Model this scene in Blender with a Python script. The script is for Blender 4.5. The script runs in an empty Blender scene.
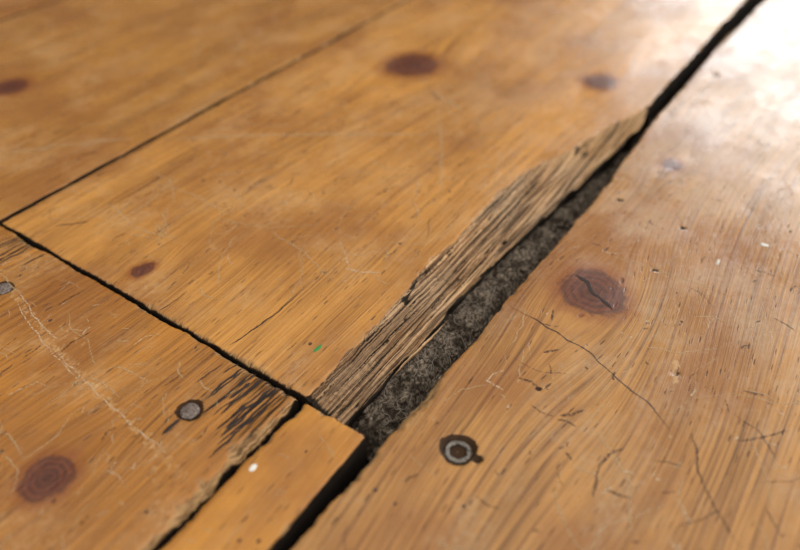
import bpy, math, random
import numpy as np
random.seed(4)
MM = 0.001
scene = bpy.context.scene

# ------------------------------------------------------------------ noise
def _h(ix, iy, s):
    v = np.sin(ix*127.1 + iy*311.7 + s*74.7)*43758.5453
    return v - np.floor(v)
def vn(x, y=0.0, s=0):
    x, y = np.broadcast_arrays(np.asarray(x, float), np.asarray(y, float))
    ix, iy = np.floor(x), np.floor(y)
    fx, fy = x-ix, y-iy
    fx = fx*fx*(3-2*fx); fy = fy*fy*(3-2*fy)
    a = _h(ix, iy, s); b = _h(ix+1, iy, s); c = _h(ix, iy+1, s); d = _h(ix+1, iy+1, s)
    return (a*(1-fx)+b*fx)*(1-fy) + (c*(1-fx)+d*fx)*fy
def fbm(x, y=0.0, s=0, o=4):
    t = 0; a = .5; n = 0
    for i in range(o):
        t = t + a*vn(np.asarray(x)*2**i+i*17.3, np.asarray(y)*2**i+i*9.1, s+i); n += a; a *= .5
    return t/n
def swell(x, y, seed):      # gentle unevenness of an old board
    return (fbm(x/45., y/90., seed+11, 2)-.5)*.5

# ------------------------------------------------------------------ node helper
class NT:
    def __init__(s, name):
        s.m = bpy.data.materials.new(name); s.m.use_nodes = True
        s.t = s.m.node_tree; s.t.nodes.clear()
        s.out = s.t.nodes.new('ShaderNodeOutputMaterial')
    def put(s, sock, v):
        if v is None: return
        if isinstance(v, bpy.types.NodeSocket): s.t.links.new(v, sock)
        elif isinstance(v, (tuple, list)) and len(v) == 3 and sock.type == 'RGBA': sock.default_value = (*v, 1)
        else: sock.default_value = v
    def M(s, op, a, b=None, c=None, clamp=False):
        n = s.t.nodes.new('ShaderNodeMath'); n.operation = op; n.use_clamp = clamp
        s.put(n.inputs[0], a)
        if b is not None: s.put(n.inputs[1], b)
        if c is not None: s.put(n.inputs[2], c)
        return n.outputs[0]
    def comb(s, x, y, z=0.0):
        n = s.t.nodes.new('ShaderNodeCombineXYZ')
        s.put(n.inputs[0], x); s.put(n.inputs[1], y); s.put(n.inputs[2], z); return n.outputs[0]
    def noise(s, vec, scale=1.0, detail=3.0, rough=.5, dist=0.0):
        n = s.t.nodes.new('ShaderNodeTexNoise'); s.put(n.inputs['Vector'], vec)
        n.inputs['Scale'].default_value = scale; n.inputs['Detail'].default_value = detail
        n.inputs['Roughness'].default_value = rough; n.inputs['Distortion'].default_value = dist
        return n.outputs[0]
    def vor(s, vec, scale=1.0):
        n = s.t.nodes.new('ShaderNodeTexVoronoi'); s.put(n.inputs['Vector'], vec)
        n.inputs['Scale'].default_value = scale
        return n.outputs['Distance'], n.outputs['Color']
    def rng(s, v, a, b, c=0.0, d=1.0, smooth=True):
        n = s.t.nodes.new('ShaderNodeMapRange'); n.interpolation_type = 'SMOOTHSTEP' if smooth else 'LINEAR'
        s.put(n.inputs[0], v); n.inputs[1].default_value = a; n.inputs[2].default_value = b
        n.inputs[3].default_value = c; n.inputs[4].default_value = d; return n.outputs[0]
    def mix(s, f, a, b, mode='MIX'):
        n = s.t.nodes.new('ShaderNodeMix'); n.data_type = 'RGBA'; n.blend_type = mode
        s.put(n.inputs[0], f); s.put(n.inputs[6], a); s.put(n.inputs[7], b); return n.outputs[2]
    def attr(s, name):
        n = s.t.nodes.new('ShaderNodeAttribute'); n.attribute_name = name; return n.outputs['Fac']
    def xyz(s):
        tc = s.t.nodes.new('ShaderNodeTexCoord'); sp = s.t.nodes.new('ShaderNodeSeparateXYZ')
        s.t.links.new(tc.outputs['Object'], sp.inputs[0])
        return [s.M('MULTIPLY', sp.outputs[i], 1000.0) for i in range(3)]
    def bump(s, h, dist, strength=1.0, normal=None):
        n = s.t.nodes.new('ShaderNodeBump'); s.put(n.inputs['Height'], h)
        n.inputs['Distance'].default_value = dist; n.inputs['Strength'].default_value = strength
        if normal is not None: s.put(n.inputs['Normal'], normal)
        return n.outputs[0]
    def bsdf(s, col, rough, normal=None, coat=0.0, coat_r=.2, metal=0.0, ior=1.5, spec=.5, coat_n=None):
        n = s.t.nodes.new('ShaderNodeBsdfPrincipled')
        s.put(n.inputs['Base Color'], col); s.put(n.inputs['Roughness'], rough)
        s.put(n.inputs['Metallic'], metal); n.inputs['IOR'].default_value = ior
        s.put(n.inputs['Specular IOR Level'], spec)
        s.put(n.inputs['Coat Weight'], coat); s.put(n.inputs['Coat Roughness'], coat_r)
        if normal is not None: s.put(n.inputs['Normal'], normal)
        if coat_n is not None: s.put(n.inputs['Coat Normal'], coat_n)
        return n.outputs[0]
    def surf(s, sh): s.t.links.new(sh, s.out.inputs[0]); return s.m

# ------------------------------------------------------------------ varnished pine
def pine(name, seed, light=(.58, .262, .052), dark=(.15, .046, .007), ringp=4.2, ringamt=.5, wear=.5, wearc=(.54, .33, .15), sharp=4.0):
    T = NT(name)
    X, Y, Z = T.xyz(); R = T.attr('ring'); K = T.attr('knot'); G = T.attr('grime'); W = T.attr('raw'); B = T.attr('bare')
    v = lambda a, b, z=0.0: T.comb(T.M('MULTIPLY', R, a), T.M('MULTIPLY', Y, b), z+seed)
    n1 = T.noise(v(.50, .012), 1, 4, .62)
    n2 = T.noise(v(2.0, .022, 3), 1, 3, .6)
    n3 = T.noise(v(.05, .007, 7), 1, 3, .5)
    fine = T.noise(v(1.15, .014, 17), 1, 2, .5)
    wob = T.M('MULTIPLY', T.noise(v(.03, .004, 5), 1, 3, .5), 12.0)
    ph = T.M('ADD', T.M('MULTIPLY', R, 6.2832/ringp), wob)
    ring = T.M('POWER', T.M('MULTIPLY_ADD', T.M('SINE', ph), .5, .5), sharp)
    ring = T.M('MULTIPLY', ring, T.rng(T.noise(v(.25, .02, 13), 1, 2, .5), .32, .62))
    s1 = T.rng(n1, .36, .68); s2 = T.rng(n2, .40, .62)
    line = T.rng(fine, .56, .64)
    f = T.M('ADD', T.M('MULTIPLY', s1, .26), T.M('MULTIPLY', s2, .30))
    f = T.M('ADD', f, T.M('MULTIPLY', line, .30))
    f = T.M('ADD', f, T.M('MULTIPLY', ring, ringamt))
    f = T.M('ADD', f, T.M('MULTIPLY_ADD', n3, 1.1, -.58), clamp=True)
    col = T.mix(f, light, dark)
    iso = T.comb(T.M('MULTIPLY', X, .017), T.M('MULTIPLY', Y, .013), seed+20)
    b = T.noise(iso, 1, 4, .6)
    col = T.mix(T.rng(b, .42, .66, 0, .65), col, (.25, .085, .014))
    # scuffed, lighter worn varnish
    wn = T.noise(T.comb(T.M('MULTIPLY', X, .035), T.M('MULTIPLY', Y, .022), seed+31), 1, 6, .7)
    wf = T.noise(T.comb(T.M('MULTIPLY', X, .5), T.M('MULTIPLY', Y, .35), seed+35), 1, 5, .75)
    wm = T.M('MULTIPLY', T.rng(wn, .47, .68, 0, wear), T.rng(wf, .42, .62, .25, 1.0))
    col = T.mix(wm, col, wearc)
    bm = T.rng(T.M('ADD', B, T.M('MULTIPLY_ADD', wf, 2.2, -1.1)), .42, .80, 0, .6)
    col = T.mix(bm, col, (.54, .33, .15))
    def cells(vec, r0, r1, th, ch):
        d, c = T.vor(vec); sp = T.t.nodes.new('ShaderNodeSeparateColor'); T.t.links.new(c, sp.inputs[0])
        return T.M('MULTIPLY', T.rng(d, r0, r1, 1, 0), T.rng(sp.outputs[ch], th, th+.04))
    p1 = cells(v(.36, .055, 1), .06, .13, .58, 0)
    p2 = cells(T.comb(T.M('MULTIPLY', X, .11), T.M('MULTIPLY', Y, .085), seed+2), .05, .09, .58, 1)
    p3 = cells(v(.9, .09, 6), .10, .22, .55, 2)
    pit = T.M('MAXIMUM', T.M('MULTIPLY', p1, .85), p2)
    col = T.mix(T.M('MULTIPLY', pit, .9), col, (.035, .013, .005))
    col = T.mix(T.M('MULTIPLY', p3, .7), col, (.10, .034, .008))
    # knots
    kn = T.noise(T.comb(T.M('MULTIPLY', X, .3), T.M('MULTIPLY', Y, .3), seed), 1, 5, .65)
    kk = T.M('ADD', K, T.M('MULTIPLY_ADD', kn, .32, -.16))
    halo = T.rng(kk, .10, .46, 0, .7)
    col = T.mix(halo, col, (.22, .060, .011))
    core = T.rng(kk, .40, .58)
    krad = T.M('MULTIPLY_ADD', T.M('SINE', T.M('ADD', T.M('MULTIPLY', K, 46.0), T.M('MULTIPLY', kn, 6.0))), .5, .5)
    kcol = T.mix(T.M('MULTIPLY', krad, .75), (.14, .036, .014), (.045, .012, .006))
    kcol = T.mix(T.rng(kn, .50, .66, 0, .5), kcol, (.19, .055, .019))
    kcol = T.mix(T.rng(kk, .62, .9, 0, .5), kcol, (.05, .013, .007))
    rim = T.M('MULTIPLY', T.rng(kk, .40, .48), T.rng(kk, .50, .60, 1, 0))
    col = T.mix(T.M('MULTIPLY', core, .95), col, kcol)
    col = T.mix(T.M('MULTIPLY', rim, .4), col, (.05, .013, .006))
    # raw splintered wood along chips
    rn = T.rng(T.noise(T.comb(T.M('MULTIPLY', X, 2.2), T.M('MULTIPLY', Y, .12), 4), 1, 4, .65), .35, .65)
    rawc = T.mix(rn, (.50, .31, .14), (.10, .05, .025))
    col = T.mix(T.M('MULTIPLY', W, .85), col, rawc)
    gn = T.noise(T.comb(T.M('MULTIPLY', X, .75), T.M('MULTIPLY', Y, .05), 8), 1, 4, .6)
    gm = T.rng(T.M('ADD', G, T.M('MULTIPLY_ADD', gn, 1.7, -.85)), .38, .85)
    col = T.mix(T.M('MULTIPLY', gm, .94), col, (.022, .011, .006))
    rough = T.rng(wn, .35, .68, .12, .42)
    rough = T.M('ADD', rough, T.M('MULTIPLY', wf, .08))
    rough = T.M('ADD', rough, T.M('MULTIPLY', T.M('MAXIMUM', T.M('MAXIMUM', T.M('MAXIMUM', W, bm), gm), pit), .4), clamp=True)
    spec = T.M('SUBTRACT', .5, T.M('MULTIPLY', T.M('MAXIMUM', W, gm), .35), clamp=True)
    h = T.M('ADD', T.M('MULTIPLY', s2, .3), T.M('MULTIPLY', s1, .3))
    h = T.M('SUBTRACT', h, T.M('MULTIPLY', pit, 3.0))
    h = T.M('SUBTRACT', h, T.M('MULTIPLY', p3, 1.0))
    n = T.bump(h, .00014)
    dent = T.noise(T.comb(T.M('MULTIPLY', X, .10), T.M('MULTIPLY', Y, .04), seed+3), 1, 3, .5)
    n = T.bump(dent, .0004, 1.0, n)
    cw = T.M('SUBTRACT', .25, T.M('MAXIMUM', T.M('MAXIMUM', W, gm), bm), clamp=True)
    return T.surf(T.bsdf(col, rough, n, cw, .14, spec=spec, coat_n=n))

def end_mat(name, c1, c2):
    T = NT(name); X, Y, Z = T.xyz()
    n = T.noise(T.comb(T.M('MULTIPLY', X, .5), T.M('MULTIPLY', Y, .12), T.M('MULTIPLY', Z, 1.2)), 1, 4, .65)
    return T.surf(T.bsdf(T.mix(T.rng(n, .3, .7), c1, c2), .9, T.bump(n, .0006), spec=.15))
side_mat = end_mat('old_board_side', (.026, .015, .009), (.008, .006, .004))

# ------------------------------------------------------------------ mesh helpers
def grid_faces(ny, nx, base=0, flip=False):
    i, j = np.meshgrid(np.arange(ny-1), np.arange(nx-1), indexing='ij')
    a = base+i*nx+j
    q = np.stack([a, a+1, a+nx+1, a+nx], -1).reshape(-1, 4)
    return q[:, ::-1] if flip else q
def make_mesh(name, verts, quads, mats, matidx=None, attrs=None, smooth=True):
    me = bpy.data.meshes.new(name)
    me.vertices.add(len(verts)); me.vertices.foreach_set('co', (verts*MM).astype(np.float32).ravel())
    me.loops.add(quads.size); me.loops.foreach_set('vertex_index', quads.astype(np.int32).ravel())
    me.polygons.add(len(quads)); me.polygons.foreach_set('loop_start', np.arange(0, quads.size, 4, dtype=np.int32))
    me.update(calc_edges=True); me.validate()
    for m in mats: me.materials.append(m)
    if matidx is not None: me.polygons.foreach_set('material_index', matidx.astype(np.int32))
    me.polygons.foreach_set('use_smooth', np.full(len(me.polygons), smooth))
    for k, v in (attrs or {}).items():
        at = me.attributes.new(k, 'FLOAT', 'POINT'); at.data.foreach_set('value', v.astype(np.float32).ravel())
    me.update()
    ob = bpy.data.objects.new(name, me); scene.collection.objects.link(ob); return ob

THICK = 20.0
def cross_lines(w, step):
    e = [0, .3, .6, 1.0, 1.5, 2.1, 2.8, 3.6]
    n = max(2, int((w-9)/step))
    mid = list(np.linspace(4.5, w-4.5, n))
    return np.array(e+mid+[w-q for q in e[::-1]])/w

def board(name, mat, xl, xr, y0, y1, fine=(20, 420), knots=(), holes=(), seed=0, chipsL=(), chipsR=(), chips0=(), chips1=(),
          grimes=(), jL=.35, jR=.35, jE=.35, step=1.0, warps=(), bare=()):
    """xl/xr: list of (y,x) outline of the long edges, y0/y1: ends (mm)."""
    f0, f1 = max(y0+5, fine[0]), min(y1-5, fine[1])
    ys = [y0+q for q in (0, .3, .6, 1.0, 1.5, 2.2, 3.0, 4.0)]
    ee = [y1-q for q in (0, .3, .6, 1.0, 1.5, 2.2, 3.0, 4.0)][::-1]
    if f0 > ys[-1]+2: ys += list(np.linspace(ys[-1]+2, f0-2, max(2, int((f0-ys[-1])/4))))
    ys += list(np.arange(f0, f1, .8))
    if f1 < ee[0]-3: ys += list(np.linspace(f1+1, ee[0]-1, max(2, int((ee[0]-f1)/2.2))))
    ys = np.array(ys+ee)
    fl = lambda y: np.interp(y, [p[0] for p in xl], [p[1] for p in xl])
    fr = lambda y: np.interp(y, [p[0] for p in xr], [p[1] for p in xr])
    w = np.mean(fr(ys)-fl(ys)); us = cross_lines(w, step)
    U, Yg = np.meshgrid(us, ys)
    jag = lambda t, a, s: a*((fbm(t/9., 0, s, 2)-.5)*2.0+(fbm(t/1.6, 0, s+5, 2)-.5)*1.3)
    XL, XR = fl(Yg)+jag(Yg, jL, seed), fr(Yg)+jag(Yg, jR, seed+9)
    XLb, XRb = fl(Yg), fr(Yg)
    Xb = XLb+(XRb-XLb)*U
    dL, dR = Xb-XLb, XRb-Xb
    Xg = Xb+(XL-XLb)*np.exp(-dL/2.5)+(XR-XRb)*np.exp(-dR/2.5)
    d0, d1 = Yg-y0, y1-Yg
    Yg = Yg+jag(Xg, jE, seed+3)*np.exp(-d0/2.5)+jag(Xg, jE, seed+6)*np.exp(-d1/2.5)
    Z = -.5*(np.exp(-dL/.55)+np.exp(-dR/.55))-.45*(np.exp(-d0/.55)+np.exp(-d1/.55))
    Z += swell(Xg, Yg, seed)
    raw = np.zeros_like(Z); grime = np.zeros_like(Z); br = np.zeros_like(Z)
    def chip(d, t, lst, s):
        wdt = np.maximum(0, fbm(t/7., 0, s, 3)-.60)*7.0
        for c, hw, dep in lst:
            wdt = np.maximum(wdt, dep*np.clip(1.2-np.abs((t-c)/hw)**1.6, 0, 1)*(.35+1.1*fbm(t/2.2, 0, s+2, 3)))
        return np.clip(wdt-d, 0, None)
    for d, t, lst, s in ((dL, Yg, chipsL, seed+21), (dR, Yg, chipsR, seed+22), (d0, Xg, chips0, seed+23), (d1, Xg, chips1, seed+24)):
        k = chip(d, t, lst, s)
        Z -= np.minimum(k*.75, 5)
        raw = np.maximum(raw, np.clip(k*1.6, 0, 1))
    for d in (dL, dR, d0, d1):
        grime = np.maximum(grime, .95*np.exp(-d/.6))
    for (ax, ay), (bx, by), ww, aa in bare:
        t = np.clip(((Xg-ax)*(bx-ax)+(Yg-ay)*(by-ay))/((bx-ax)**2+(by-ay)**2), 0, 1)
        dd = np.hypot(Xg-ax-t*(bx-ax), Yg-ay-t*(by-ay))
        br = np.maximum(br, aa*np.exp(-(dd/ww)**2))
    ring = Xg+9*(fbm(Xg/120., Yg/170., seed+31, 2)-.5)*2
    for wx, wy, sx, sy, a in warps:
        ring = ring+a*np.exp(-((Xg-wx)/sx)**2-((Yg-wy)/sy)**2)
    knot = np.zeros_like(Z)
    for kt in knots:
        kx, ky, r, el = kt[:4]; stg = kt[4] if len(kt) > 4 else 1.0
        dx, dy = Xg-kx, (Yg-ky)/el
        rho = np.sqrt(dx*dx+dy*dy); ang = np.arctan2(dy, dx)
        rr = rho*(1+.05*np.sin(2*ang+r)+.035*np.sin(3*ang+2*r)+.02*np.sin(7*ang))
        ring = ring-dx*.85*np.exp(-(dx*dx+(dy*.55)**2)/(2.1*r)**2)
        knot = np.maximum(knot, stg*np.clip(1-rr/(2*r), 0, 1))
    for hx, hy, r, dep, dark in holes:
        q = np.sqrt((Xg-hx)**2+(Yg-hy)**2)*(1+.05*np.sin(3*np.arctan2(Yg-hy, Xg-hx)+hx))
        m = np.clip((r-q)/(.22*r+.3), 0, 1); m = m*m*(3-2*m)
        Z -= dep*m
        grime = np.maximum(grime, 1.9*dark*np.clip((r*1.12-q)/(.25*r), 0, 1))
    for gx, gy, sx, sy, a in grimes:
        grime = np.maximum(grime, a*np.exp(-((Xg-gx)/sx)**2-((Yg-gy)/sy)**2))
    ny, nx = Xg.shape
    top = np.stack([Xg, Yg, Z], -1)
    vs = [top.reshape(-1, 3)]; qs = [grid_faces(ny, nx)]; base = ny*nx
    A = {'ring': [ring.ravel()], 'knot': [knot.ravel()], 'grime': [grime.ravel()], 'raw': [raw.ravel()], 'bare': [br.ravel()]}
    nt = len(qs[0])
    for line, flip in ((top[:, 0], False), (top[:, -1], True), (top[0], True), (top[-1], False)):
        zz = np.array([0, .12, .35, .65, 1.0])
        s = np.repeat(line[:, None, :], len(zz), 1).copy()
        s[:, :, 2] = line[:, None, 2]*(1-zz)-THICK*zz
        vs.append(s.reshape(-1, 3)); qs.append(grid_faces(len(line), len(zz), base, not flip))
        base += len(line)*len(zz)
        for k in A: A[k].append(np.zeros(len(line)*len(zz)))
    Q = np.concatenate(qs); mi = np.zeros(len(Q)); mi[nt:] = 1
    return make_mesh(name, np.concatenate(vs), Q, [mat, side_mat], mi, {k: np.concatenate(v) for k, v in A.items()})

# ------------------------------------------------------------------ boards (millimetres)
m_main = pine('varnished_pine_main', 1.0, ringp=5.5, ringamt=.2)
m_right = pine('varnished_pine_right', 14.0, light=(.48, .225, .055), dark=(.105, .036, .008), ringp=2.7, ringamt=.38, wear=.6, wearc=(.44, .29, .15), sharp=3.0)
m_left = pine('varnished_pine_left', 27.0, light=(.46, .20, .034), dark=(.13, .042, .006), ringp=6.0, ringamt=.2)
m_low = pine('varnished_pine_low', 41.0, light=(.46, .182, .024), dark=(.105, .033, .005), ringp=4.5, ringamt=.28)
m_strip = pine('varnished_pine_strip', 55.0, light=(.54, .225, .025), dark=(.24, .075, .008), ringp=7.0, ringamt=.2, wear=.15)

torn_top = [(120, -121.8), (135, -122.2), (146, -123.0), (168, -123.2), (180, -124.3), (206, -127.0), (225, -125.8), (238, -126.4),
            (255, -127.6), (271, -128.4), (281, -126.0), (294, -124.6), (306, -122.1), (327, -115.6), (343, -112.8), (360, -109.4), (387, -100.6),
            (457, -100.7), (533, -101.4), (590, -100.4), (900, -100.5)]
main = board('floorboard', m_main, [(120, -301.8), (900, -303.9)], torn_top, 119.9, 900, seed=1,
             knots=[(-240, 361, 15, 1.0, .95), (-134.8, 405.3, 10, 1.1, .82), (-222.8, 133.7, 3.6, 1.5, .9)], jR=.9,
             chips0=[(-190, 12, 1.2), (-150, 14, 1.6)], grimes=[(-128, 124, 4, 4, .5)],
             warps=[(-190, 220, 40, 90, 8)], bare=[((-215, 330), (-182, 327), 3, .45), ((-190, 300), (-170, 303), 2, .5)])
right = board('floorboard.001', m_right,
              [(-60, -89.3), (73, -89.3), (110, -89.5), (133, -89.6), (149, -89.9), (174, -88.4), (203, -89.2), (238, -88.8), (284, -88.2),
               (325, -89.8), (390, -92.3), (438, -91.6), (480, -92.4), (518, -93.6), (551, -90.2), (598, -88.5), (900, -89)],
              [(-60, 113), (900, 113)], -60, 900, seed=2,
              knots=[(-62.4, 227.7, 12, 1.05), (-68.4, 339.4, 5.5, 1.1, .8), (60, 330, 9, 1.1)],
              holes=[(-67.5, 131.2, 6.0, 1.9, 1.1), (-60.4, 131.6, 1.7, 1.5, 1.0), (-57.5, 169, 1.0, .5, .8), (-46.6, 290.7, 1.3, .6, .9),
                     (-78.1, 295.5, 1.2, .6, .9), (-46.6, 255.3, 1.1, .6, .9), (-81, 454, 2.0, .7, .9), (-20.6, 204, 2.0, .4, .3)],
              jL=.5, chipsL=[(140, 18, 3.8), (108, 16, 2.2), (182, 9, 1.6), (240, 14, 1.4), (520, 30, 3.0)],
              warps=[(-20, 170, 28, 70, -11), (-70, 90, 25, 60, 6)], bare=[((-22, 209), (-19, 200), 1.6, .9), ((-86, 150), (-86, 128), 2.0, .5)])
left = board('floorboard.002', m_left, [(-60, -513.5), (900, -513.5)], [(-60, -303.9), (120, -303.9), (900, -306.0)], -60, 900, seed=3,
             knots=[(-418.4, 201.7, 9, 1.1, .95), (-380, 560, 9, 1.1)], fine=(60, 420))
low = board('floorboard.003', m_low, [(-60, -301.8), (118, -301.8)], [(-60, -122.9), (51, -122.6), (75, -123.6), (88, -124.6), (101, -123.8), (118, -124.2)],
            -60, 118.3, seed=4, fine=(15, 114), knots=[(-168.2, 48.4, 7.6, 1.0, 1.0)],
            holes=[(-151.4, 92.9, 4.6, 1.0, .85), (-260.7, 93.8, 4.2, .9, .85)], jR=.9, jE=.5,
            chipsR=[(95, 14, 5.0), (70, 13, 4.2), (50, 10, 2.4)], chips1=[(-200, 16, 1.4), (-150, 16, 2.2), (-133, 8, 3.0), (-278, 9, 2.4)],
            grimes=[(-140, 120, 15, 19, .76), (-151, 101, 3, 12, .5), (-129, 104, 5, 24, .68), (-280, 116, 12, 11, .58), (-225, 120, 60, 4, .5)],
            bare=[((-256, 95), (-212, 85), 2.6, .58), ((-212, 85), (-134, 73), 3.2, .55), ((-222, 93), (-207, 92), 2.2, .5), ((-150, 74), (-128, 60), 3, .45)])
strip = board('floorboard_offcut', m_strip, [(-60, -120.6), (60, -120.8), (90, -121.4), (118, -121.2)], [(-60, -94.6), (70, -94.4), (118, -95.2)],
              -60, 118.3, seed=5, fine=(15, 114), jL=.5, jR=.25, chipsL=[(60, 10, 1.4), (100, 6, 1.2)])
board('floorboard.004', m_left, [(-60, 115), (900, 115)], [(-60, 316), (900, 316)], -60, 900, seed=6, fine=(60, 80), step=2)
board('floorboard.005', m_low, [(-60, -716), (900, -716)], [(-60, -515.6), (900, -515.6)], -60, 900, seed=7, fine=(60, 420), step=2)

# ------------------------------------------------------------------ torn splintered flank of the long board
T = NT('torn_raw_wood'); X, Y, Z = T.xyz()
F = T.attr('fib'); S_ = T.attr('s')
a = T.noise(T.comb(T.M('MULTIPLY', F, .8), T.M('MULTIPLY', Y, .010), 0), 1, 4, .65)
b = T.noise(T.comb(T.M('MULTIPLY', F, 2.6), T.M('MULTIPLY', Y, .018), 4), 1, 3, .6)
c = T.noise(T.comb(T.M('MULTIPLY', X, .08), T.M('MULTIPLY', Y, .02), 9), 1, 3, .5)
cross = T.noise(T.comb(T.M('MULTIPLY', F, .6), T.M('MULTIPLY', Y, .55), 2), 1, 4, .7)
col = T.mix(T.rng(a, .42, .58), (.70, .43, .22), (.29, .15, .066))
col = T.mix(T.rng(c, .4, .62, 0, .45), col, (.46, .325, .205))
col = T.mix(T.rng(b, .50, .58, 0, .88), col, (.045, .023, .012))
col = T.mix(T.rng(cross, .58, .68, 0, .6), col, (.05, .027, .015))
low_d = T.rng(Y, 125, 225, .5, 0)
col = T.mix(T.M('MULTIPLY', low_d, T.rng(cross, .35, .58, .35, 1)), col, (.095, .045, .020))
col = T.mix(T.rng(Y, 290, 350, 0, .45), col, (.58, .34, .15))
col = T.mix(T.rng(T.M('ADD', T.attr('crev'), T.M('MULTIPLY_ADD', b, .6, -.3)), .28, .50, 0, .97), col, (.012, .008, .005))  # crevice shade put into the colour: grooves, risers and rims go near black
hh = T.M('ADD', a, T.M('MULTIPLY', b, .6))
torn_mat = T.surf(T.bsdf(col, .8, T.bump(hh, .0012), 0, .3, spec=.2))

ys = np.arange(119.8, 391.0, .55); ss = np.linspace(0, 1, 90)
Sg, Yg = np.meshgrid(ss, ys)
tt = lambda y: np.interp(y, [p[0] for p in torn_top], [p[1] for p in torn_top])
lowp = [(119, -107.8), (145, -108.4), (200, -108.9), (236, -108.2), (270, -106.0), (287, -104.2), (315, -101.4), (345, -99.2), (372, -97.2), (391, -99.8)]
tl = lambda y: np.interp(y, [p[0] for p in lowp], [p[1] for p in lowp])
xt = tt(Yg)+.9*((fbm(Yg/9., 0, 10, 2)-.5)*2.0+(fbm(Yg/1.6, 0, 15, 2)-.5)*1.3)-.2
xb = tl(Yg)+1.6*(fbm(Yg/14., 0, 77, 4)-.5)*2
depth = np.interp(Yg, [119, 150, 240, 300, 350, 391], [9.5, 9, 8.5, 7.5, 6, 2.0])
Xt = xt+(xb-xt)*Sg
fib = Xt+Yg*.012
k = fib*.40+.5*(fbm(fib*.3, Yg/70., 50, 2)-.5)*2
fr_ = k-np.floor(k)
terr = (np.floor(k)+fr_**5)/.40
lo_, hi_ = (xt+Yg*.012), (xb+Yg*.012)
pt = np.clip((terr-lo_)/(hi_-lo_), 0, 1.05)
prof = .25*Sg**.9+.75*pt
Zt = -depth*prof-.2-.5*np.clip(Sg*12, 0, 1)
stri = fbm(fib*1.9, Yg/90., 60, 3)-.5
stri2 = fbm(fib*4.2, Yg/22., 66, 2)-.5
brk = np.clip(fbm(fib*.8, Yg/7., 91, 3)-.56, 0, 1)*4*np.clip((fbm(Yg/30., 0, 92, 2)-.35)*4, 0, 1)
Zt += (stri*2.6+stri2*1.0-brk*1.4)*np.clip(Sg*8, 0, 1)*np.clip((391-Yg)/40, .2, 1)
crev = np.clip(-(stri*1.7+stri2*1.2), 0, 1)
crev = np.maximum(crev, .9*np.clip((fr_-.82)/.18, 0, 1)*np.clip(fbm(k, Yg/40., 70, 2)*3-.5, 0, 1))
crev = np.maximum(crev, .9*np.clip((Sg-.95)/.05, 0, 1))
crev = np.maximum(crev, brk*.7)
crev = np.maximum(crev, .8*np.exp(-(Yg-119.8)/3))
v1 = np.stack([Xt, Yg, Zt], -1)
ny, nx = Xt.shape
wall = np.repeat(v1[:, -1:, :], 4, 1).copy()
for i, q in enumerate((0, .3, .6, 1.0)): wall[:, i, 2] = v1[:, -1, 2]*(1-q)-THICK*q; wall[:, i, 0] -= q*3
endw = np.repeat(v1[:1], 4, 0).copy()
for i, q in enumerate((0, .3, .6, 1.0)): endw[i, :, 2] = v1[0, :, 2]*(1-q)-THICK*q
vs = np.concatenate([v1.reshape(-1, 3), wall.reshape(-1, 3), endw.reshape(-1, 3)])
qs = np.concatenate([grid_faces(ny, nx), grid_faces(ny, 4, ny*nx), grid_faces(4, nx, ny*nx+ny*4, True)])
n1_ = (ny-1)*(nx-1); mi = np.ones(len(qs)); mi[:n1_] = 0
pad = lambda q, val: np.concatenate([q.ravel(), np.full(ny*4+4*nx, val)])
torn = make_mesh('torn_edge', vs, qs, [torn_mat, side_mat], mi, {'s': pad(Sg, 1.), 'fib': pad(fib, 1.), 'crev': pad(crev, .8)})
torn.parent = main

# loose slivers standing off the torn flank
def sliver(name, p0, p1, w, h, seed, mat, parent):
    n = 80; t = np.linspace(0, 1, n)
    p0 = np.array(p0); p1 = np.array(p1)
    c = p0[None]*(1-t[:, None])+p1[None]*t[:, None]
    c[:, 0] += (fbm(t*3, 0, seed)-.5)*1.0+(fbm(t*30, 0, seed+9, 2)-.5)*.35; c[:, 2] += (fbm(t*4, 0, seed+2)-.5)*.8
    tp = np.clip(np.minimum(t*5, (1-t)*2.2), .03, 1)*(.7+.5*fbm(t*14, 0, seed+4))
    prof_ = [(-1, -.8), (-.95, .5), (-.85, .75), (.5, .8), (.75, .5), (1, -.4), (.6, -1)]
    pr = prof_+[prof_[0]]
    V = np.stack([np.stack([c[:, 0]+a_*w*.5*tp, c[:, 1], c[:, 2]+b_*h*.5*tp], -1) for a_, b_ in pr], 1)
    Fx = np.tile(np.linspace(0, w*1.6, len(pr)), (n, 1))+seed*7.3
    ob = make_mesh(name, V.reshape(-1, 3), grid_faces(n, len(pr)), [mat], None, {'s': Fx.ravel(), 'fib': Fx.ravel(), 'crev': np.full(n*len(pr), -.2)}, smooth=False)
    ob.parent = parent; return ob
for i, (p0, p1, w, h) in enumerate([((-110.8, 130, -7.4), (-110.0, 238, -7.0), 2.6, 2.6), ((-109.8, 212, -7.0), (-104.8, 304, -5.8), 2.6, 2.6),
                                    ((-114.6, 150, -4.9), (-115.8, 266, -4.5), 1.8, 2.2), ((-118.4, 196, -2.9), (-120.0, 296, -2.4), 1.7, 1.8),
                                    ((-118.5, 124, -2.6), (-119.2, 186, -2.4), 1.5, 1.6), ((-115.5, 262, -3.7), (-107.5, 340, -3.2), 1.8, 1.8),
                                    ((-104.4, 292, -5.6), (-100.5, 356, -4.0), 2.2, 2.0), ((-122.0, 210, -1.5), (-124.0, 268, -1.3), 1.2, 1.2),
                                    ((-112.5, 170, -6.2), (-111.8, 215, -5.8), 1.0, 1.6), ((-107.5, 150, -9), (-107.0, 190, -9.6), 1.0, 1.2)]):
    sliver('splinter_%d' % i, p0, p1, w, h, i+3, torn_mat, main)

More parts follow.
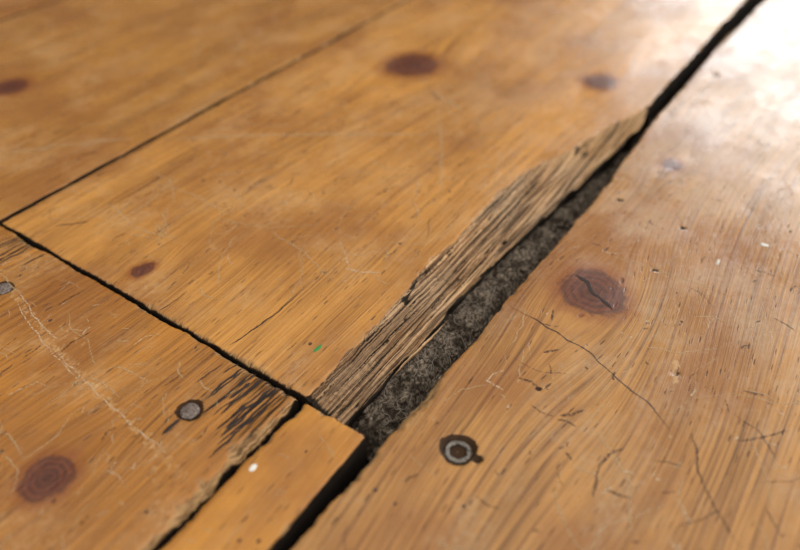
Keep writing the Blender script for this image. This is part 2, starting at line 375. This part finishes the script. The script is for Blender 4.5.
# ------------------------------------------------------------------ dirt in the gap and subfloor
def dirt(name, dk, lt, dk2, f2):
    T = NT(name); X, Y, Z = T.xyz()
    p = T.comb(T.M('MULTIPLY', X, .9), T.M('MULTIPLY', Y, .7), T.M('MULTIPLY', Z, .5))
    a = T.noise(p, 1, 6, .75); b = T.noise(p, .16, 4, .6)
    col = T.mix(T.rng(a, .40, .64), dk, lt)
    col = T.mix(T.rng(b, .45, .62, 0, f2), col, dk2)
    return T.surf(T.bsdf(col, .95, T.bump(a, .0014), spec=.08))
dust_mat = dirt('gap_dust', (.045, .033, .023), (.36, .28, .205), (.030, .021, .014), .8)
crumb_mat = dirt('grit', (.16, .12, .085), (.46, .36, .26), (.06, .04, .028), .7)
xs = np.arange(-124, -84, .45); ys = np.arange(122, 420, .45); Xg, Yg = np.meshgrid(xs, ys)
Zg = -13.6+(fbm(Xg/7, Yg/10, 80, 4)-.5)*7+(fbm(Xg/1.2, Yg/1.4, 88, 3)-.5)*2.2-np.clip((Yg-290)/60, 0, 1)*4-np.clip((146-Yg)/25, 0, 1)*3
Zg -= np.clip((Xg+99.5+7*(fbm(Yg/8, 0, 7, 3)-.5))/5, 0, 1)*6
Zg = np.maximum(Zg, -20.3)
dust = make_mesh('gap_dust', np.stack([Xg, Yg, Zg], -1).reshape(-1, 3), grid_faces(*Xg.shape), [dust_mat])
zat = lambda x, y: Zg[min(len(ys)-1, max(0, int((y-122)/.45))), min(len(xs)-1, max(0, int((x+124)/.45)))]

T = NT('subfloor_dirt'); X, Y, Z = T.xyz()
a = T.noise(T.comb(T.M('MULTIPLY', X, .2), T.M('MULTIPLY', Y, .2), 0), 1, 5, .6)
sub_mat = T.surf(T.bsdf(T.mix(a, (.012, .009, .007), (.04, .028, .02)), .95, T.bump(a, .002), spec=.1))
xs2 = np.linspace(-716, 316, 160); ys2 = np.linspace(-60, 900, 160); X2, Y2 = np.meshgrid(xs2, ys2)
sub = make_mesh('floor', np.stack([X2, Y2, -20.6-fbm(X2/30, Y2/30, 5, 3)*1.5], -1).reshape(-1, 3), grid_faces(*X2.shape), [sub_mat])

def crumb(x, y, z, r, seed):
    nu, nv = 10, 7
    V = []
    for j in range(nv):
        th = math.pi*j/(nv-1)
        for i in range(nu):
            ph_ = 2*math.pi*i/(nu-1)
            q = r*(.7+.6*vn(np.array(math.cos(ph_)*1.5+seed), np.array(th*1.3+math.sin(ph_)), seed))
            V.append((x+q*math.sin(th)*math.cos(ph_), y+1.6*q*math.sin(th)*math.sin(ph_), z+.7*q*math.cos(th)))
    return np.array(V), nu, nv
VV = []; QQ = []; base = 0
for i in range(260):
    y = random.uniform(124, 340); x = random.uniform(-109, -95); r = random.uniform(.2, 1.1)**1.4
    V, nu, nv = crumb(x, y, zat(x, y)+.3*r, r, i)
    VV.append(V); QQ.append(grid_faces(nv, nu, base)); base += len(V)
cr = make_mesh('crumbs', np.concatenate(VV), np.concatenate(QQ), [crumb_mat]); cr.parent = dust
cu = bpy.data.curves.new('lint', 'CURVE'); cu.dimensions = '3D'; cu.bevel_depth = .00009; cu.bevel_resolution = 1
for i in range(40):
    x, y = random.uniform(-109, -96), random.uniform(126, 320); an = random.uniform(0, 6.28)
    sp = cu.splines.new('POLY'); sp.points.add(11)
    for q in range(12):
        sp.points[q].co = (x*MM, y*MM, (zat(x, y)+random.uniform(.1, 1.1))*MM, 1)
        x += math.cos(an)*.7; y += math.sin(an)*1.0; an += random.uniform(-.6, .6)
T = NT('lint_fibre'); lint_m = T.surf(T.bsdf((.34, .28, .22), .9, spec=.1)); cu.materials.append(lint_m)
lo = bpy.data.objects.new('lint', cu); scene.collection.objects.link(lo); lo.parent = dust

# ------------------------------------------------------------------ surface scratches / cracks (ribbons just on the varnish)
def mark_mat(name, col, alpha, rough=.6, lo=.36, hi=.6, fs=.8):
    T = NT(name); X, Y, Z = T.xyz()
    n = T.noise(T.comb(T.M('MULTIPLY', X, fs), T.M('MULTIPLY', Y, fs), 1), 1, 4, .7)
    e = T.attr('edge')
    fac = T.M('MULTIPLY', T.M('MULTIPLY', T.rng(n, lo, hi), T.rng(e, 0, .6)), alpha, clamp=True)
    mx = T.t.nodes.new('ShaderNodeMixShader'); tr = T.t.nodes.new('ShaderNodeBsdfTransparent')
    T.put(mx.inputs[0], fac); T.t.links.new(tr.outputs[0], mx.inputs[1]); T.t.links.new(T.bsdf(col, rough), mx.inputs[2])
    return T.surf(mx.outputs[0])
mk_pale = mark_mat('scratch_pale', (.60, .42, .25), .8)
mk_faint = mark_mat('scratch_faint', (.54, .36, .18), .6, .6, .32, .56)
mk_dark = mark_mat('scratch_dark', (.022, .011, .007), 1.6, .8, .2, .42)
mk_brown = mark_mat('scratch_brown', (.06, .022, .009), .85, .6)
mk_crack = mark_mat('hairline_crack', (.04, .016, .008), 1.0, .6, .25, .5)
def ribbons(name, items, mat, parent, seed, lift=.07):
    VV = []; QQ = []; E = []; base = 0
    for pts, w, sd in items:
        P = np.array(pts, float); L = np.r_[0, np.cumsum(np.hypot(*np.diff(P, axis=0).T))]
        n = max(8, int(L[-1]/.7)); t = np.linspace(0, L[-1], n)
        x = np.interp(t, L, P[:, 0]); y = np.interp(t, L, P[:, 1])
        ksz = max(1, n//9)
        if len(P) > 2 and ksz > 1:
            kr = np.ones(ksz)/ksz
            x = np.convolve(np.pad(x, ksz, 'edge'), kr, 'same')[ksz:-ksz]; y = np.convolve(np.pad(y, ksz, 'edge'), kr, 'same')[ksz:-ksz]
        dx, dy = np.gradient(x), np.gradient(y); l = np.hypot(dx, dy)+1e-9; nx_, ny_ = -dy/l, dx/l
        off = (fbm(t/5., 0, sd, 3)-.5)*min(1.6, .08*L[-1]+.2)
        x += nx_*off; y += ny_*off
        u = t/L[-1]; ww = w*np.clip(np.minimum(u, 1-u)*6, .08, 1)*(.45+1.1*fbm(t/3., 0, sd+3, 3))
        V = []
        for q in (-1, 0, 1):
            xx, yy = x+nx_*ww*q*.5, y+ny_*ww*q*.5
            V.append(np.stack([xx, yy, swell(xx, yy, seed)+lift], -1))
        V = np.stack(V, 1)
        VV.append(V.reshape(-1, 3)); QQ.append(grid_faces(n, 3, base, True)); base += n*3
        E.append(np.tile([0, 1, 0], n))
    ob = make_mesh(name, np.concatenate(VV), np.concatenate(QQ), [mat], None, {'edge': np.concatenate(E).astype(float)})
    ob.parent = parent; return ob
R = random.Random(8)
KEEP = [(-62.4, 227.7, 16), (-168.2, 48.4, 10), (-240, 361, 18), (-134.8, 405.3, 12), (-68.4, 339.4, 8), (-67.5, 131.2, 8), (-151.4, 92.9, 6), (-418, 202, 11), (-222.8, 133.7, 6)]
def rnd(n, x0, x1, y0, y1, lmin, lmax, wmin, wmax, amean=None, aspread=3.2):
    out = []
    for i in range(n):
        x, y = R.uniform(x0, x1), R.uniform(y0, y1); L = lmin+(lmax-lmin)*R.random()**2
        an = (amean if amean is not None else 0)+R.uniform(-aspread, aspread)/2
        b = R.uniform(-.18, .18)*L
        p1 = (x+L*math.cos(an), y+L*math.sin(an))
        if not (x0 < p1[0] < x1 and y0 < p1[1] < y1): continue
        mid = ((x+p1[0])/2-b*math.sin(an), (y+p1[1])/2+b*math.cos(an))
        if any(math.hypot(px-kx, py-ky) < kr for kx, ky, kr in KEEP for px, py in ((x, y), mid, p1)): continue
        out.append(([(x, y), mid, p1], R.uniform(wmin, wmax), i))
    return out
ribbons('scratch_faint', [([(-300, 210), (-258.9, 244), (-215, 276), (-175.6, 301.5)], 2.2, 1), ([(-212.6, 339), (-197, 334), (-182, 327.8)], 2.0, 2),
                          ([(-214.2, 315.5), (-212.6, 339)], 1.4, 3), ([(-202.5, 331), (-170, 284), (-147.8, 247.4)], 1.2, 4)]
        + rnd(260, -298, -130, 130, 560, 3, 55, .3, .9), mk_faint, main, 1)
ribbons('scratch_pale', [([(-167.6, 196.6), (-160, 191), (-151.6, 182.9)], .8, 5), ([(-154.5, 183.2), (-147, 184), (-139.8, 189.4)], 1.2, 6)]
        + rnd(50, -298, -130, 130, 420, 2, 12, .3, .8), mk_pale, main, 1)
ribbons('crack_dark', [([(-161.9, 121.8), (-159.8, 140), (-159.8, 160.5)], .8, 7), ([(-280, 132.4), (-274, 138), (-269.6, 143.3)], .9, 31),
                       ([(-198, 120), (-197.5, 135)], .6, 8), ([(-213, 339), (-200, 331)], .8, 30)], mk_crack, main, 1)
ribbons('scratch_brown', rnd(170, -298, -130, 130, 500, 2, 20, .35, .9, math.pi/2, .25)+rnd(20, -298, -135, 130, 420, 5, 22, .3, .6), mk_brown, main, 1)
ribbons('scratch_faint', rnd(280, -84, 100, 60, 560, 3, 50, .3, .9), mk_faint, right, 2)
ribbons('scratch_pale', rnd(120, -84, 60, 120, 480, 1.5, 9, .4, 1.3), mk_pale, right, 2)
ribbons('hairline_crack', [([(-88.5, 201.7), (-76, 200.5), (-62.8, 197.8), (-48, 195), (-35.5, 189.3), (-22, 184), (-11.3, 176.8)], .62, 8)], mk_crack, right, 2)
ribbons('knot_crack', [([(-73, 233.5), (-66, 231.5), (-62, 227), (-57, 226), (-51.5, 221.5)], 1.9, 11)], mk_dark, right, 2, .10)
ribbons('scratch_brown', [([(-8, 182), (-4, 176), (-1.5, 168), (3.4, 161.5), (12, 153), (19.1, 148.1)], 1.0, 9),
                          ([(-22.9, 162.4), (-26.5, 157), (-27.0, 151.6), (-24.0, 138.3)], 1.4, 10), ([(5.7, 186), (13, 192), (19.6, 200.6)], 1.0, 12),
                          ([(-65.8, 169.5), (-61, 170.5), (-57.8, 169.4)], 1.6, 13), ([(-46.2, 162.8), (-43, 165), (-40.1, 169.6)], 1.6, 14)]
        + rnd(160, -84, 60, 110, 480, 1.5, 9, .5, 1.2)+rnd(20, -84, 60, 80, 420, 10, 34, .3, .6, 0, 2.4), mk_brown, right, 2)
ribbons('scratch_faint', [([(-354.5, 153.6), (-335, 180), (-310, 205)], 2.0, 15)]+rnd(150, -505, -312, 100, 560, 4, 55, .4, 1.1), mk_faint, left, 3)
ribbons('scratch_brown', rnd(80, -505, -312, 100, 500, 3, 18, .5, 1.1, math.pi/2, .3), mk_brown, left, 3)
ribbons('scratch_faint', rnd(170, -295, -130, 0, 114, 3, 35, .3, .9), mk_faint, low, 4)
ribbons('scratch_pale', [([(-256, 97), (-236, 91), (-214, 87)], .8, 61), ([(-250, 92), (-220, 84), (-190, 79)], .7, 62), ([(-214, 84), (-180, 79), (-140, 76)], .8, 63)]
        + rnd(44, -295, -130, 10, 114, 2, 12, .3, .9), mk_pale, low, 4, .09)
ribbons('scratch_brown', rnd(80, -295, -130, 0, 114, 3, 18, .35, .9, math.pi/2, .25), mk_brown, low, 4)
rot = []
for i in range(20):
    x = R.uniform(-160, -126.5); L = R.uniform(8, 32)*(1.0 if x > -150 else .7); y1_ = R.choice([118, 118, 117, R.uniform(105, 117)])
    if abs(x+151.4) < 4.5 and y1_-L < 98: L = max(4, y1_-99)
    rot.append(([(x-.4, y1_-L), (x+R.uniform(-.5, .5), y1_-L*.5), (x+.8, y1_)], R.uniform(.5, 1.5), 100+i))
for i in range(8):
    x = R.uniform(-294, -262); rot.append(([(x-.3, R.uniform(98, 108)), (x+.5, 117.5)], R.uniform(.5, 1.2), 140+i))
rot.append(([(-151.5, 80), (-151.5, 89)], 1.4, 29))
ribbons('rot_streak', rot, mk_dark, low, 4)
ribbons('scratch_faint', rnd(20, -118, -98, 10, 112, 3, 14, .3, .7), mk_faint, strip, 5)

# paint specks
def speck(name, x, y, rx, ry, col, parent, seed, bs):
    T = NT(name+'_paint'); m = T.surf(T.bsdf(col, .45))
    n = 18; V = []
    for q, dz in [(0, .12), (.6, .11), (1, .0)]:
        for i in range(n+1):
            an = 2*math.pi*i/n
            k_ = q*(.75+.5*float(vn(math.cos(an)*1.7+seed, math.sin(an)*1.7+seed, seed)))
            V.append((x+rx*k_*math.cos(an), y+ry*k_*math.sin(an), float(swell(x, y, bs))+.08+dz))
    ob = make_mesh(name, np.array(V), grid_faces(3, n+1), [m]); ob.parent = parent
speck('green_paint_speck', -133.9, 140.4, .8, 2.3, (.03, .22, .05), main, 2, 1)
speck('white_paint_speck', -117.4, 87.9, .9, 1.5, (.75, .72, .65), strip, 3, 5)
speck('white_paint_speck_a', -13.1, 298.9, 1.6, 1.2, (.6, .56, .5), right, 4, 2)
speck('white_paint_speck_b', -26.5, 275.5, .7, 2.6, (.5, .44, .36), right, 5, 2)

# ------------------------------------------------------------------ fasteners
def metal(name, c1, c2, rough, met=.85):
    T = NT(name); X, Y, Z = T.xyz()
    n = T.noise(T.comb(X, Y, Z), 1.3, 5, .65)
    return T.surf(T.bsdf(T.mix(T.rng(n, .35, .65), c1, c2), rough, T.bump(n, .0004), metal=met))
steel = metal('dull_steel', (.30, .265, .22), (.07, .05, .035), .42, .5)
iron = metal('old_iron', (.26, .21, .18), (.09, .055, .04), .5, .3)
hole_m = metal('recess_black', (.006, .0055, .005), (.03, .02, .014), .8, 0)
def lathe(name, cx, cy, cz, prof_, mat, n=40, wob=0.0, seed=0, tilt=(0, 0)):
    V = []
    for r, z in prof_:
        for i in range(n+1):
            an = 2*math.pi*i/n; k_ = 1+wob*(float(vn(math.cos(an)*1.5+4, math.sin(an)*1.5+4, seed))-.5)
            x, y = r*k_*math.cos(an), r*k_*math.sin(an)
            V.append((cx+x, cy+y, cz+z+x*tilt[0]+y*tilt[1]))
    return make_mesh(name, np.array(V), grid_faces(len(prof_), n+1, 0, True), [mat])
def screw(cx, cy, cz):
    n = 72; V = []
    lobe = lambda an: 1+.06*math.cos(6*an)
    prof_ = [(4.45, -1.6, 0), (4.5, -.4, 0), (4.3, -.1, 0), (4.0, .0, 0), (3.6, .0, 0), (3.2, -.12, 1), (2.9, -.3, 1), (2.7, -.7, 1), (2.5, -2.4, 1), (.01, -2.6, 1)]
    for r, z, l in prof_:
        for i in range(n+1):
            an = 2*math.pi*i/n; k_ = lobe(an) if l else 1
            V.append((cx+r*k_*math.cos(an), cy+r*k_*math.sin(an), cz+z))
    Q = grid_faces(len(prof_), n+1, 0, False); mi = np.zeros(len(Q)); mi[6*n:] = 1
    head = make_mesh('screw', np.array(V), Q, [steel, hole_m], mi)
    sh = lathe('shank', cx, cy, cz, [(4.4, -1.5), (2.2, -4.0), (1.9, -6), (1.9, -15), (.1, -18)], steel); sh.parent = head
    pin = lathe('socket_floor', cx-.2, cy+.1, cz-1.3, [(.01, .35), (1.0, .3), (1.5, 0), (1.6, -1.1)], iron, wob=.3, seed=5); pin.parent = head
    return head
screw(-67.5, 131.2, -1.0)
nailprof = [(.01, .55), (1.2, .5), (2.2, .38), (3.0, .15), (3.4, -.15), (3.5, -.6), (3.2, -.9), (1.4, -1.1), (1.3, -15), (.05, -18)]
lathe('nail', -151.4, 92.9, -.15, nailprof, iron, wob=.14, seed=3, tilt=(.05, -.04))
lathe('nail.001', -260.7, 93.8, -.2, nailprof, iron, wob=.14, seed=6, tilt=(-.04, -.03))

# ------------------------------------------------------------------ light: low window at the far end + shaped ambience
def area(name, loc, rot, sx, sy, power, col):
    L = bpy.data.lights.new(name, 'AREA'); L.shape = 'RECTANGLE'; L.size = sx; L.size_y = sy; L.energy = power; L.color = col
    o = bpy.data.objects.new(name, L); o.location = loc; o.rotation_euler = rot; scene.collection.objects.link(o); return o
area('window_1', (.18, 1.9, .56), (math.radians(-90), 0, math.radians(0)), 1.4, .64, 18, (.96, .99, 1.0))

# ambient gradient shaped for contrast: bright from near right, dim where the varnish mirrors
w = bpy.data.worlds.new('shaped_ambience'); scene.world = w; w.use_nodes = True
t = w.node_tree; t.nodes.clear()
tc = t.nodes.new('ShaderNodeTexCoord'); vm = t.nodes.new('ShaderNodeVectorMath'); vm.operation = 'DOT_PRODUCT'
vm.inputs[1].default_value = (.58, -.12, .80)
t.links.new(tc.outputs['Generated'], vm.inputs[0])
mr = t.nodes.new('ShaderNodeMapRange'); mr.inputs[1].default_value = 0.0; mr.inputs[2].default_value = 1.0; mr.inputs[3].default_value = .12; mr.inputs[4].default_value = 1.9
t.links.new(vm.outputs['Value'], mr.inputs[0])
bg = t.nodes.new('ShaderNodeBackground'); bg.inputs[0].default_value = (1.0, .98, .94, 1)
t.links.new(mr.outputs[0], bg.inputs[1]); wo = t.nodes.new('ShaderNodeOutputWorld'); t.links.new(bg.outputs[0], wo.inputs[0])

# ------------------------------------------------------------------ camera
cam = bpy.data.cameras.new('camera'); co = bpy.data.objects.new('camera', cam); scene.collection.objects.link(co)
co.location = (0, 0, .2); co.rotation_euler = (math.radians(90-40.595), 0, math.radians(34.6))
cam.sensor_width = 36; cam.lens = 33.35; cam.clip_start = .005; cam.clip_end = 50
cam.dof.use_dof = True; cam.dof.focus_distance = .282; cam.dof.aperture_fstop = 5.0
scene.camera = co
scene.view_settings.view_transform = 'Standard'
